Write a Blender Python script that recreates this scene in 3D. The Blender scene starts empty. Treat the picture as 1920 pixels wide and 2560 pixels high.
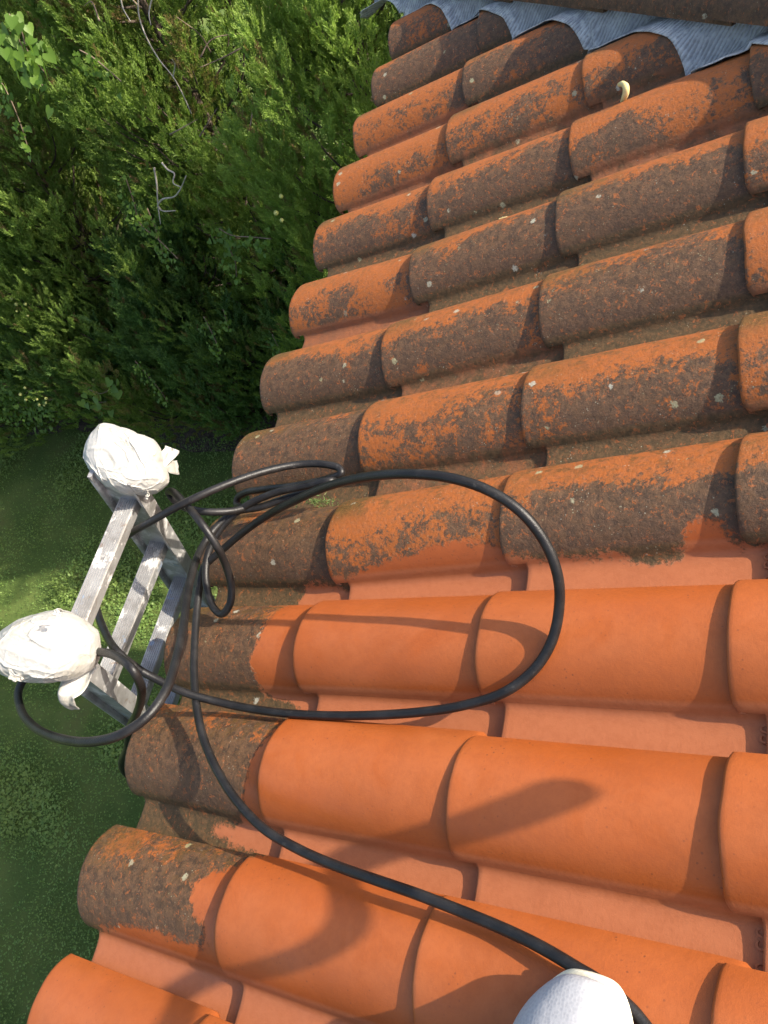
import bpy, bmesh, math, random
import numpy as np
from mathutils import Vector, Matrix, noise as mnoise
random.seed(7); rng = np.random.default_rng(7)
SC = bpy.context.scene; COL = SC.collection
# ---------------------------------------------------------------- camera, light, exposure
PITCH = math.radians(19)                       # slope of the roof
cp, sp = math.cos(PITCH), math.sin(PITCH)
# roof frame: u up the slope, v along the eave, w normal to the roof; origin at the eave
MR = Matrix(((cp, 0, -sp, 0), (0, 1, 0, 0), (sp, 0, cp, 0), (0, 0, 0, 1)))
MRn = np.array(MR.to_3x3())
CAM_R = np.array([[0.79230402, 0.22492108, -0.56715504], [-0.1006446, -0.86865456, -0.48508754], [-0.60176823, 0.4414179, -0.66560141]])
CAM_C = np.array([1.37856287, 0.12737866, 1.03751258]); FPX = 2020.2
cam = bpy.data.cameras.new("camera"); camo = bpy.data.objects.new("camera", cam); COL.objects.link(camo)
A = MRn @ CAM_R.T
camo.matrix_world = Matrix(((A[0,0], -A[0,1], -A[0,2], 0), (A[1,0], -A[1,1], -A[1,2], 0), (A[2,0], -A[2,1], -A[2,2], 0), (0,0,0,1)))
camo.location = MRn @ CAM_C
cam.sensor_fit = 'HORIZONTAL'; cam.sensor_width = 36; cam.lens = 36*FPX/1920; cam.clip_start = 0.02; cam.clip_end = 500
SC.camera = camo
sun_r = Vector((2.75, 0.53, 1.0)).normalized()             # direction to the sun in the roof frame
SUN = (MR.to_3x3() @ sun_r).normalized()
world = bpy.data.worlds.new("World"); SC.world = world; world.use_nodes = True
wn = world.node_tree.nodes; wl = world.node_tree.links
sky = wn.new("ShaderNodeTexSky"); sky.sky_type = 'NISHITA'; sky.sun_disc = False
sky.sun_elevation = math.asin(SUN.z); sky.sun_rotation = math.atan2(SUN.x, SUN.y)
wl.new(sky.outputs[0], wn["Background"].inputs[0]); wn["Background"].inputs[1].default_value = 0.15; sky.dust_density = 3.5; sky.ozone_density = 0.4
sl = bpy.data.lights.new("sun", 'SUN'); sl.energy = 4.5; sl.angle = math.radians(0.55); sl.color = (1.0, 0.91, 0.78)
so = bpy.data.objects.new("sun", sl); COL.objects.link(so); so.location = (20, 5, 20)
so.rotation_euler = SUN.to_track_quat('Z', 'Y').to_euler()
SC.view_settings.view_transform = 'Standard'; SC.view_settings.look = 'None'; SC.view_settings.gamma = 1
SC.view_settings.exposure = 1.24
GZ = -4.5                                                   # lawn level below the eave

# ---------------------------------------------------------------- helpers
def ray(x, y):                                              # photo point (1659-wide reading) -> direction in the roof frame
    s = 1920/1659
    return CAM_R.T @ np.array([(x*s-960)/FPX, (y*s-1280)/FPX, 1.0])
def onroof(x, y, w=0.0):                                    # where that line of sight meets height w over the roof
    d = ray(x, y); return CAM_C + d*((w-CAM_C[2])/d[2])
def r2w(p): return MRn @ np.asarray(p, float)
def onY(x, y, Y):                                           # world point on the vertical plane y = Y
    d = MRn @ ray(x, y); c = MRn @ CAM_C; return c + d*((Y-c[1])/d[1])
def onground(x, y):
    d = MRn @ ray(x, y); c = MRn @ CAM_C; return c + d*((GZ-c[2])/d[2])
def tag(o, label=None, cat=None, group=None, kind=None):
    if label: o["label"] = label
    if cat: o["category"] = cat
    if group: o["group"] = group
    if kind: o["kind"] = kind
    return o
def link(name, me, mat=None, parent=None, mw=None):
    o = bpy.data.objects.new(name, me); COL.objects.link(o)
    if me is not None and mat is not None and not me.materials: me.materials.append(mat)
    if mw is not None: o.matrix_world = mw
    if parent is not None: o.parent = parent               # parents carry their place; children are local to them
    return o
def empty(name, loc=(0,0,0)):
    o = bpy.data.objects.new(name, None); COL.objects.link(o); o.location = loc; o.empty_display_size = 0.05; return o
def mesh_np(name, V, F, smooth=True, attrs=None, sharp=None):
    """F: list of faces or int array (n,k)"""
    me = bpy.data.meshes.new(name)
    V = np.asarray(V, np.float32)
    if isinstance(F, np.ndarray):
        n, k = F.shape
        me.vertices.add(len(V)); me.vertices.foreach_set("co", V.ravel())
        me.loops.add(n*k); me.loops.foreach_set("vertex_index", F.astype(np.int32).ravel())
        me.polygons.add(n); me.polygons.foreach_set("loop_start", np.arange(0, n*k, k, dtype=np.int32))
        me.update(calc_edges=True)
    else:
        me.from_pydata([tuple(v) for v in V], [], F)
    me.polygons.foreach_set("use_smooth", np.full(len(me.polygons), smooth))
    if attrs:
        for k_, a in attrs.items():
            at = me.attributes.new(k_, 'FLOAT', 'POINT'); at.data.foreach_set("value", np.asarray(a, np.float32))
    me.validate(); me.update()
    return me
class MB:
    def __init__(s): s.v = []; s.f = []
    def add(s, V, F):
        o = len(s.v); s.v += [tuple(map(float, p)) for p in V]; s.f += [tuple(i+o for i in f) for f in F]
    def box(s, c, h, R=None):
        R = np.eye(3) if R is None else np.asarray(R)
        V = [np.asarray(c) + R @ (np.array(k)*np.array(h)) for k in ((-1,-1,-1),(1,-1,-1),(1,1,-1),(-1,1,-1),(-1,-1,1),(1,-1,1),(1,1,1),(-1,1,1))]
        s.add(V, [(0,3,2,1),(4,5,6,7),(0,1,5,4),(1,2,6,5),(2,3,7,6),(3,0,4,7)])
    def prism(s, poly, P0, P1, ex, ey):                     # 2D outline swept from P0 to P1
        P0, P1, ex, ey = map(np.asarray, (P0, P1, ex, ey)); n = len(poly)
        V = [P0+ex*a+ey*b for a, b in poly]+[P1+ex*a+ey*b for a, b in poly]
        s.add(V, [tuple(range(n))[::-1], tuple(range(n, 2*n))]+[(i, (i+1)%n, n+(i+1)%n, n+i) for i in range(n)])
    def tube(s, P, r, seg=10, caps=True):
        P = np.asarray(P, float); n = len(P); r = np.full(n, r) if np.isscalar(r) else np.asarray(r)
        T = np.gradient(P, axis=0); T /= np.linalg.norm(T, axis=1)[:,None]+1e-9
        N = np.cross(T[0], [0.3,0.2,1]); N /= np.linalg.norm(N); V = []
        for i in range(n):
            N = N - T[i]*(N@T[i]); N /= np.linalg.norm(N)+1e-9; B = np.cross(T[i], N)
            for k in range(seg):
                a = 2*math.pi*k/seg; V.append(P[i]+r[i]*(math.cos(a)*N+math.sin(a)*B))
        F = [(i*seg+k, i*seg+(k+1)%seg, (i+1)*seg+(k+1)%seg, (i+1)*seg+k) for i in range(n-1) for k in range(seg)]
        if caps: F += [tuple(range(seg))[::-1], tuple((n-1)*seg+k for k in range(seg))]
        s.add(V, F)
    def build(s, name, mat, parent=None, mw=None, smooth=True, origin=None, bevel=0):
        V = np.array(s.v)
        if origin is not None: V = V-np.asarray(origin)
        me = bpy.data.meshes.new(name); me.from_pydata(V.tolist(), [], s.f)
        bm = bmesh.new(); bm.from_mesh(me); bmesh.ops.recalc_face_normals(bm, faces=bm.faces); bm.to_mesh(me); bm.free()
        me.polygons.foreach_set("use_smooth", np.full(len(me.polygons), smooth)); me.update()
        o = link(name, me, mat, parent, mw)
        if origin is not None and parent is None and mw is None: o.location = origin
        if bevel:
            b = o.modifiers.new("bevel", 'BEVEL'); b.width = bevel; b.segments = 2; b.limit_method = 'ANGLE'; b.angle_limit = 0.6
        return o
def spline(P, n=8):                                         # Catmull-Rom through the points
    P = np.asarray(P, float); P = np.vstack([2*P[0]-P[1], P, 2*P[-1]-P[-2]]); out = []
    for i in range(1, len(P)-2):
        p0, p1, p2, p3 = P[i-1:i+3]
        d = [max(np.linalg.norm(b-a), 1e-5)**0.5 for a, b in ((p0,p1),(p1,p2),(p2,p3))]
        m1 = (p2-p1) + d[1]*((p1-p0)/d[0] - (p2-p0)/(d[0]+d[1])); m2 = (p2-p1) + d[1]*((p3-p2)/d[2] - (p3-p1)/(d[1]+d[2]))
        for t in np.linspace(0, 1, n, endpoint=False):
            out.append((2*t**3-3*t*t+1)*p1+(t**3-2*t*t+t)*m1+(-2*t**3+3*t*t)*p2+(t**3-t*t)*m2)
    out.append(P[-2]); return np.array(out)

# ---------------------------------------------------------------- material helper
class NT:
    def __init__(s, name):
        s.m = bpy.data.materials.new(name); s.m.use_nodes = True; s.t = s.m.node_tree; s.n = s.t.nodes
        s.b = s.n["Principled BSDF"]; s.out = s.n["Material Output"]
    def set(s, sock, v):
        if hasattr(v, "is_output") or isinstance(v, bpy.types.NodeSocket): s.t.links.new(v, sock)
        elif v is not None:
            try: sock.default_value = v
            except Exception: sock.default_value = (*v, 1)
    def pos(s):
        g = s.n.new("ShaderNodeNewGeometry"); return g.outputs["Position"]
    def obj(s):
        g = s.n.new("ShaderNodeTexCoord"); return g.outputs["Object"]
    def attr(s, name):
        a = s.n.new("ShaderNodeAttribute"); a.attribute_name = name; return a.outputs["Fac"]
    def rnd(s): return s.n.new("ShaderNodeObjectInfo").outputs["Random"]
    def noise(s, vec, scale, detail=4, rough=0.55, dist=0.0):
        q = s.n.new("ShaderNodeTexNoise"); s.set(q.inputs["Vector"], vec); q.inputs["Scale"].default_value = scale
        q.inputs["Detail"].default_value = detail; q.inputs["Roughness"].default_value = rough; q.inputs["Distortion"].default_value = dist
        return q.outputs["Fac"]
    def voro(s, vec, scale, out="Distance", rand=1.0):
        q = s.n.new("ShaderNodeTexVoronoi"); s.set(q.inputs["Vector"], vec); q.inputs["Scale"].default_value = scale
        q.inputs["Randomness"].default_value = rand; return q.outputs[out]
    def math(s, op, a, b=0.0, c=None, clamp=False):
        q = s.n.new("ShaderNodeMath"); q.operation = op; q.use_clamp = clamp; s.set(q.inputs[0], a); s.set(q.inputs[1], b)
        if c is not None: s.set(q.inputs[2], c)
        return q.outputs[0]
    def step(s, x, lo, hi, a=0.0, b=1.0):
        q = s.n.new("ShaderNodeMapRange"); q.interpolation_type = 'SMOOTHSTEP'; s.set(q.inputs[0], x)
        for i, v in enumerate((lo, hi, a, b)): s.set(q.inputs[i+1], v)
        return q.outputs[0]
    def mix(s, f, a, b, mode='MIX'):
        q = s.n.new("ShaderNodeMix"); q.data_type = 'RGBA'; q.blend_type = mode; s.set(q.inputs[0], f); s.set(q.inputs[6], a); s.set(q.inputs[7], b)
        return q.outputs[2]
    def scalevec(s, vec, sc):
        q = s.n.new("ShaderNodeMapping"); s.set(q.inputs[0], vec); q.inputs[3].default_value = sc; return q.outputs[0]
    def bump(s, h, strength=0.3, dist=0.002, prev=None):
        q = s.n.new("ShaderNodeBump"); q.inputs["Strength"].default_value = strength; q.inputs["Distance"].default_value = dist
        s.set(q.inputs["Height"], h)
        if prev is not None: s.set(q.inputs["Normal"], prev)
        return q.outputs[0]
    def fin(s, color, rough=0.6, normal=None, metal=0.0, spec=0.5):
        s.set(s.b.inputs["Base Color"], color); s.set(s.b.inputs["Roughness"], rough); s.set(s.b.inputs["Metallic"], metal)
        s.set(s.b.inputs["Specular IOR Level"], spec)
        if normal is not None: s.set(s.b.inputs["Normal"], normal)
        return s.m
def C4(r, g, b): return (r, g, b, 1)

# terracotta: clean clay, weathered grime, olive moss, lichen.  attribute "moss": distance (m) past the cleaned edge; "pv": place across the tile
def tile_mat():
    s = NT("terracotta"); p = s.pos(); moss = s.attr("moss"); pv = s.attr("pv"); rn = s.rnd()
    n_big = s.noise(p, 5, 3); n_mid = s.noise(p, 26, 7, 0.68, 0.4); n_fine = s.noise(p, 110, 7, 0.78); n_grain = s.noise(p, 700, 3, 0.6)
    clay = s.mix(s.step(n_big, 0.35, 0.65), C4(0.318, 0.074, 0.0120), C4(0.335, 0.087, 0.0190))
    clay = s.mix(s.math('MULTIPLY', rn, 0.45), clay, C4(0.295, 0.064, 0.0105))
    clay = s.mix(s.step(s.noise(s.scalevec(p, (1.0, 1.0, 1.0)), 14, 5, 0.6, 1.2), 0.52, 0.72, 0, 0.32), clay, C4(0.275, 0.066, 0.014))
    pits = s.math('MULTIPLY', s.step(s.math('ADD', s.voro(p, 105), s.math('MULTIPLY', n_fine, 0.35)), 0.27, 0.36, 1, 0), s.step(s.noise(p, 13, 5, 0.6), 0.48, 0.62))
    clay = s.mix(s.math('MULTIPLY', pits, 0.7), clay, C4(0.11, 0.034, 0.014))
    rem = s.math('MULTIPLY', s.step(n_fine, 0.57, 0.66), s.math('MAXIMUM', s.step(moss, -0.075, -0.004), s.math('MULTIPLY', s.math('MAXIMUM', s.step(pv, 0.02, 0.20, 1, 0), s.step(pv, 0.90, 1.0)), s.step(s.noise(p, 9, 3), 0.46, 0.62, 0, 0.7))))
    clay = s.mix(s.math('MULTIPLY', rem, 0.8), clay, C4(0.105, 0.042, 0.014))
    clay = s.mix(s.step(s.noise(p, 6, 5, 0.6, 0.6), 0.46, 0.66, 0, 0.35), clay, C4(0.23, 0.052, 0.0075))
    pan = s.step(pv, -0.02, 0.02, 1, 0)
    clay = s.mix(s.math('MULTIPLY', pan, 0.75), clay, C4(0.350, 0.122, 0.052))
    sheen = s.math('MULTIPLY', s.math('MULTIPLY', s.step(pv, 0.10, 0.38), s.step(pv, 0.58, 0.82, 1, 0)), s.step(s.noise(s.scalevec(p, (1, 1, 1)), 12, 6, 0.65, 0.8), 0.30, 0.60, 0.15, 0.85))
    clay = s.mix(s.math('MULTIPLY', sheen, 0.55), clay, C4(0.370, 0.110, 0.036))  # sky sheen along the barrel crest, put into the clay colour in patches
    clay = s.mix(s.step(s.noise(p, 75, 6, 0.8), 0.42, 0.62, 0.0, 0.22), clay, C4(0.22, 0.055, 0.014))
    # weathered clay: the grime sits thickest on the flank away from the rain and near the front edge
    gr = s.attr("grime"); n_speck = s.noise(p, 330, 5, 0.75)
    wclay = s.mix(s.step(n_fine, 0.38, 0.66), C4(0.305, 0.083, 0.0125), C4(0.260, 0.084, 0.025))
    wclay = s.mix(s.step(n_speck, 0.52, 0.62, 0, 0.55), wclay, C4(0.190, 0.062, 0.012))
    lo = s.math('ADD', s.step(pv, 0.25, 0.86, 0.390, 0.580), s.math('MULTIPLY', gr, -0.12))
    lo = s.math('ADD', lo, s.math('MULTIPLY', s.math('SUBTRACT', s.noise(p, 6.5, 3, 0.5), 0.5), 0.40))
    dmix = s.math('ADD', s.math('MULTIPLY', n_fine, 0.40), s.math('ADD', s.math('MULTIPLY', n_mid, 0.50), s.math('MULTIPLY', n_speck, 0.10)))
    d = s.step(s.math('SUBTRACT', dmix, lo), 0.0, 0.055, 0.0, 1.0)
    grime = s.mix(s.step(s.noise(p, 60, 6, 0.75), 0.38, 0.62), C4(0.034, 0.024, 0.014), C4(0.112, 0.062, 0.030))
    grime = s.mix(s.step(pv, 0.05, 0.55, 0.45, 0.0), grime, C4(0.082, 0.050, 0.031))
    grime = s.mix(s.step(n_speck, 0.52, 0.62, 0, 0.55), grime, C4(0.022, 0.015, 0.010))
    grime = s.mix(s.step(s.noise(p, 230, 5, 0.7), 0.58, 0.66, 0, 0.5), grime, C4(0.22, 0.125, 0.075))
    w = s.mix(s.math('MULTIPLY', d, 0.95), wclay, grime)
    ol = s.math('MULTIPLY', s.step(s.noise(p, 44, 8, 0.78), 0.48, 0.58), s.step(pv, 0.45, 1.0, 0.15, 0.85))
    w = s.mix(ol, w, s.mix(s.step(n_speck, 0.4, 0.6), C4(0.040, 0.026, 0.007), C4(0.145, 0.068, 0.016)))
    fm = s.math('MULTIPLY', s.math('MULTIPLY', s.step(s.math('ADD', s.attr("px"), s.math('MULTIPLY', s.math('SUBTRACT', n_mid, 0.5), 0.9)), 0.05, 0.32, 1, 0), s.step(pv, 0.42, 0.80)), s.step(rn, 0.25, 0.8, 0.25, 0.95))
    w = s.mix(fm, w, s.mix(s.step(n_speck, 0.40, 0.60), C4(0.050, 0.032, 0.008), C4(0.135, 0.072, 0.016)))
    w = s.mix(s.math('MULTIPLY', pan, 0.85), w, s.mix(s.step(s.math('ADD', gr, s.math('MULTIPLY', s.math('SUBTRACT', n_mid, 0.5), 1.6)), -0.85, -0.15, 0.75, 0.0), s.mix(s.step(s.noise(p, 120, 5, 0.65), 0.34, 0.70), C4(0.052, 0.036, 0.014), C4(0.112, 0.062, 0.024)), C4(0.270, 0.092, 0.040)))
    # orange flecks where grime has come off
    w = s.mix(s.math('MULTIPLY', s.step(s.noise(p, 85, 8, 0.8, 0.6), 0.56, 0.61), 0.85), w, C4(0.27, 0.085, 0.024))
    # lichen: pale discs, and a dusting of specks
    vd = s.voro(p, 30); vc = s.n.new("ShaderNodeTexVoronoi"); vc.inputs["Scale"].default_value = 30; s.set(vc.inputs["Vector"], p)
    sep = s.n.new("ShaderNodeSeparateColor"); s.set(sep.inputs[0], vc.outputs["Color"])
    li = s.math('MULTIPLY', s.step(s.math('ADD', vd, s.math('MULTIPLY', s.noise(p, 190, 6, 0.75), 0.55)), 0.43, 0.49, 1, 0), s.step(sep.outputs[0], 0.86, 0.88))
    sk = s.math('MULTIPLY', s.step(s.voro(p, 170), 0.15, 0.22, 1, 0), s.step(s.noise(p, 40, 4), 0.56, 0.64))
    lic = s.math('MULTIPLY', s.math('MAXIMUM', s.math('MULTIPLY', li, 0.85), s.math('MULTIPLY', sk, 0.6)), s.step(s.noise(p, 330, 3), 0.30, 0.55, 0.45, 1))
    w = s.mix(lic, w, s.mix(sep.outputs[1], C4(0.36, 0.35, 0.28), C4(0.28, 0.26, 0.13)))
    edge = s.math('ADD', moss, s.math('ADD', s.math('MULTIPLY', s.math('SUBTRACT', n_mid, 0.5), 0.035), s.math('MULTIPLY', s.math('SUBTRACT', n_fine, 0.5), 0.045)))
    mk = s.step(edge, -0.003, 0.005)
    col = s.mix(mk, clay, w)
    bmp = s.bump(s.math('ADD', s.math('MULTIPLY', n_grain, 0.5), s.math('MULTIPLY', s.noise(p, 180, 4), 0.8)), 0.26, 0.0014)
    bmp = s.bump(s.math('MULTIPLY', s.math('MULTIPLY', mk, s.noise(p, 120, 6, 0.75)), 1.0), 0.5, 0.005, bmp)
    wet = s.step(s.noise(p, 7, 4, 0.6), 0.42, 0.64)
    rough = s.mix(mk, s.mix(wet, C4(0.56, 0.56, 0.56), C4(0.42, 0.42, 0.42)), C4(0.66, 0.66, 0.66))
    return s.fin(col, rough, bmp, spec=0.32)
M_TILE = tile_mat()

def simple(name, c1, c2, scale=20, rough=0.6, bump=0.2, bscale=60, metal=0, spec=0.5, dist=0.002):
    s = NT(name); p = s.obj()
    col = s.mix(s.step(s.noise(p, scale, 6, 0.6), 0.35, 0.65), C4(*c1), C4(*c2))
    return s.fin(col, rough, s.bump(s.noise(p, bscale, 5, 0.6), bump, dist), metal, spec)
def alu_mat():
    s = NT("worn_aluminium"); p = s.pos()
    col = s.mix(s.step(s.noise(p, 16, 6, 0.65), 0.35, 0.7), C4(0.38, 0.375, 0.365), C4(0.235, 0.225, 0.21))
    st = s.step(s.noise(p, 24, 7, 0.72), 0.53, 0.62)
    col = s.mix(s.math('MULTIPLY', st, 0.75), col, C4(0.50, 0.49, 0.47))                     # dried paint and lime
    rs = s.step(s.noise(p, 28, 6, 0.7, 1.0), 0.59, 0.69)
    col = s.mix(s.math('MULTIPLY', rs, 0.7), col, C4(0.20, 0.13, 0.085))                       # rust-brown dirt
    bl = s.step(s.noise(p, 21, 3, 0.6), 0.665, 0.72)
    col = s.mix(s.math('MULTIPLY', bl, 0.6), col, C4(0.25, 0.36, 0.52))                       # drips of blue paint
    met = s.mix(st, C4(0.55, 0.55, 0.55), C4(0.0, 0.0, 0.0))
    return s.fin(col, 0.48, s.bump(s.noise(p, 220, 5, 0.6), 0.25, 0.001), met, 0.4)
M_ALU = alu_mat()
def hose_mat():
    s = NT("black_rubber"); p = s.pos()
    sc = s.step(s.noise(p, 75, 6, 0.75), 0.60, 0.72)
    col = s.mix(s.step(s.noise(p, 30, 4), 0.4, 0.7), C4(0.008, 0.0075, 0.0075), C4(0.016, 0.015, 0.0145))
    col = s.mix(s.math('MULTIPLY', sc, 0.30), col, C4(0.10, 0.095, 0.09))
    return s.fin(col, s.mix(sc, C4(0.40, 0.40, 0.40), C4(0.6, 0.6, 0.6)), s.bump(s.noise(p, 300, 5, 0.7), 0.45, 0.0012), spec=0.30)
M_HOSE = hose_mat()
def cloth_mat(name, base, tint):
    s = NT(name); p = s.pos()
    col = s.mix(s.step(s.noise(p, 18, 5, 0.65), 0.48, 0.72), C4(*base), C4(*tint))
    col = s.mix(s.math('MULTIPLY', s.step(s.noise(p, 42, 6, 0.75, 1.5), 0.62, 0.68), 0.45), col, C4(0.22, 0.19, 0.13))
    def ridge(scale, dist, w): return s.step(s.math('ABSOLUTE', s.math('SUBTRACT', s.noise(p, scale, 2, 0.4, dist), 0.5)), 0.0, w, 1, 0)
    h = s.math('ADD', s.math('ADD', ridge(11, 0.8, 0.10), s.math('MULTIPLY', ridge(27, 1.2, 0.10), 0.5)), s.math('MULTIPLY', ridge(60, 1.0, 0.12), 0.22))
    m = s.fin(col, 0.42, s.bump(h, 0.22, 0.004), spec=0.5)
    s.b.inputs["Subsurface Weight"].default_value = 0.08; s.b.inputs["Subsurface Radius"].default_value = (0.01, 0.01, 0.008)
    return m
M_BAG = cloth_mat("white_plastic_bag", (0.35, 0.342, 0.315), (0.30, 0.285, 0.24))
def lead_mat():
    s = NT("pleated_lead"); p = s.pos()
    t = s.attr("along")
    w = s.math('SINE', s.math('MULTIPLY', t, 2*math.pi/0.0088), 0)
    w2 = s.math('ADD', w, s.math('MULTIPLY', s.math('SUBTRACT', s.noise(p, 45, 5, 0.7), 0.5), 5.0))
    col = s.mix(s.step(s.noise(p, 30, 6, 0.65), 0.40, 0.68), C4(0.28, 0.280, 0.285), C4(0.40, 0.40, 0.40))
    worn = s.step(s.math('ADD', s.attr("edge"), s.math('MULTIPLY', s.math('SUBTRACT', s.noise(p, 45, 5), 0.5), 1.3)), 0.80, 1.12)
    col = s.mix(s.math('MULTIPLY', worn, 0.7), col, C4(0.55, 0.54, 0.50))
    col = s.mix(s.step(w2, -1.0, -0.3, 0.45, 0), col, C4(0.085, 0.083, 0.082))
    return s.fin(col, 0.50, s.bump(w2, 0.7, 0.0016, s.bump(s.noise(p, 55, 4), 0.4, 0.004)), 0.0, 0.5)
M_LEAD = lead_mat()
def leaf_mat(name, dark, light, trans=0.35, rough=0.55):
    s = NT(name); t = s.attr("tint")
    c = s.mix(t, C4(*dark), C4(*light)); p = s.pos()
    c = s.mix(s.step(s.noise(p, 3.0, 4), 0.4, 0.62, 0, 0.35), c, C4(dark[0]*1.5, dark[1]*1.05, dark[2]*0.9))
    c = s.mix(s.math('MULTIPLY', s.attr("dead"), 1.0), c, C4(0.20, 0.115, 0.06))
    s.fin(c, rough, spec=0.3)
    tr = s.n.new("ShaderNodeBsdfTranslucent"); s.set(tr.inputs[0], s.mix(0.5, c, C4(light[0]*1.2, light[1]*1.35, light[2]*0.6)))
    mx = s.n.new("ShaderNodeMixShader"); mx.inputs[0].default_value = trans
    s.t.links.new(s.b.outputs[0], mx.inputs[1]); s.t.links.new(tr.outputs[0], mx.inputs[2]); s.t.links.new(mx.outputs[0], s.out.inputs[0])
    return s.m
M_CYP = leaf_mat("cypress_foliage", (0.090, 0.150, 0.034), (0.290, 0.410, 0.090), 0.42)
M_CYP2 = leaf_mat("blue_green_foliage", (0.066, 0.145, 0.048), (0.200, 0.320, 0.080))
M_VINE = leaf_mat("vine_leaf", (0.050, 0.120, 0.020), (0.165, 0.270, 0.035), 0.4, 0.45)
M_CLOVER = leaf_mat("grass_blades", (0.095, 0.180, 0.038), (0.250, 0.350, 0.095), 0.3)
M_BARK = simple("bark", (0.045, 0.030, 0.021), (0.095, 0.068, 0.048), 30, 0.85, 0.6, 90, dist=0.006)
M_TWIG = simple("bleached_twig", (0.26, 0.225, 0.18), (0.38, 0.34, 0.28), 40, 0.8, 0.3)
M_BROWNTWIG = simple("brown_twig", (0.12, 0.08, 0.055), (0.22, 0.16, 0.11), 40, 0.8, 0.3)
M_CONE = simple("green_cone", (0.30, 0.33, 0.08), (0.42, 0.42, 0.14), 60, 0.55, 0.5, 120)
M_WALL = simple("pale_render", (0.55, 0.50, 0.42), (0.62, 0.57, 0.49), 3, 0.9, 0.25, 150)
M_WOOD = simple("painted_wood", (0.16, 0.10, 0.06), (0.22, 0.14, 0.09), 12, 0.6, 0.2)
M_DECK = simple("roof_underlay", (0.030, 0.022, 0.018), (0.05, 0.036, 0.028), 10, 0.9, 0.2)
M_RUBBER = simple("black_plastic", (0.015, 0.015, 0.016), (0.03, 0.03, 0.032), 30, 0.45, 0.15)
M_STRAW = simple("dry_straw", (0.55, 0.42, 0.16), (0.66, 0.54, 0.25), 60, 0.6, 0.2)
M_SOIL = simple("dark_soil", (0.045, 0.032, 0.024), (0.10, 0.072, 0.052), 16, 0.95, 0.9, 45, dist=0.02)
M_TROUSER = simple("grey_trouser", (0.10, 0.10, 0.11), (0.14, 0.14, 0.15), 200, 0.9, 0.3, 300)
M_SKIN = simple("skin", (0.55, 0.33, 0.24), (0.60, 0.37, 0.27), 20, 0.5, 0.1)
M_CREAM = simple("cream_rubber", (0.62, 0.58, 0.44), (0.70, 0.66, 0.54), 30, 0.55, 0.15)
def mesh_shoe_mat():
    s = NT("white_knit"); p = s.obj()
    vd = s.voro(p, 260, rand=0.55); col = s.mix(s.step(vd, 0.25, 0.6), C4(0.315, 0.318, 0.335), C4(0.35, 0.353, 0.37))
    return s.fin(col, 0.85, s.bump(s.math('ADD', vd, s.math('MULTIPLY', s.noise(p, 90, 3), 0.6)), 0.22, 0.0010, s.bump(s.noise(p, 22, 3), 0.30, 0.005)), spec=0.25)
M_KNIT = mesh_shoe_mat()
def lawn_mat():
    s = NT("lawn_turf"); p = s.pos()
    c = s.mix(s.step(s.noise(p, 2.2, 5, 0.6), 0.35, 0.66), C4(0.066, 0.105, 0.022), C4(0.110, 0.145, 0.036))
    c = s.mix(s.step(s.noise(p, 60, 5, 0.7), 0.45, 0.7, 0, 0.6), c, C4(0.110, 0.175, 0.042))
    c = s.mix(s.step(s.noise(p, 1.1, 4, 0.6), 0.56, 0.74, 0, 0.6), c, C4(0.13, 0.115, 0.045))
    return s.fin(c, 0.9, s.bump(s.noise(p, 90, 6, 0.7), 0.9, 0.02), spec=0.2)
M_LAWN = lawn_mat()

# ---------------------------------------------------------------- ground
gm = mesh_np("lawn", [(-150,-150,GZ),(150,-150,GZ),(150,150,GZ),(-150,150,GZ)], [(0,1,2,3)], False)
tag(link("lawn", gm, M_LAWN), kind="structure")
SB = []                                                        # soil strip under the trees, a ragged near edge
xs = np.linspace(-14, 6, 120)
for x in xs: SB.append((x, 3.95+0.09*math.sin(x*2.1)+0.10*mnoise.noise((x*2.3, 0, 3))+0.04*mnoise.noise((x*9, 0, 3)), GZ+0.004))
for x in xs: SB.append((x, 8.5, GZ+0.004))
nx = len(xs)
tag(link("soil_bed", mesh_np("soil_bed", SB, [(i, i+1, nx+i+1, nx+i) for i in range(nx-1)], False), M_SOIL), kind="structure")
# short grass and clover, one mass of tiny leaves
def lawn_leaves():
    N = 260000
    x = rng.uniform(-8.4, -0.4, N); y = rng.uniform(-2.2, 4.0, N)
    cl = np.array([mnoise.noise((a*1.5, b*1.5, 0)) for a, b in zip(x[::1], y[::1])])
    keep = rng.random(N) < np.clip(0.60+1.3*cl, 0.12, 1); x, y, cl = x[keep], y[keep], cl[keep]; n = len(x)
    L = rng.uniform(0.011, 0.024, n)*(1+0.5*(cl > 0.15)); a = rng.uniform(0, 2*np.pi, n); tilt = rng.uniform(0.0, 0.9, n); z = GZ+rng.uniform(0.004, 0.050, n)
    blade = rng.random(n) < 0.35
    wd = np.where(blade, 0.0035, L*0.75); L = np.where(blade, L*2.6, L); tilt = np.where(blade, tilt+0.3, tilt)
    d = np.stack([np.cos(a)*np.cos(tilt), np.sin(a)*np.cos(tilt), np.sin(tilt)], 1); sd = np.stack([-np.sin(a), np.cos(a), np.zeros(n)], 1)
    c = np.stack([x, y, z], 1)
    V = np.stack([c, c+d*L[:,None]*0.55+sd*wd[:,None]*0.5, c+d*L[:,None], c+d*L[:,None]*0.55-sd*wd[:,None]*0.5], 1).reshape(-1, 3)
    t = np.repeat(np.clip(rng.uniform(0, 0.8, n)+0.5*cl, 0, 1), 4)
    return mesh_np("grass", V, np.arange(4*n).reshape(-1, 4), False, {"tint": t, "dead": np.zeros(4*n)})
tag(link("grass", lawn_leaves(), M_CLOVER), kind="stuff", label="short lawn grass and clover below the eave", cat="grass")

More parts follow.
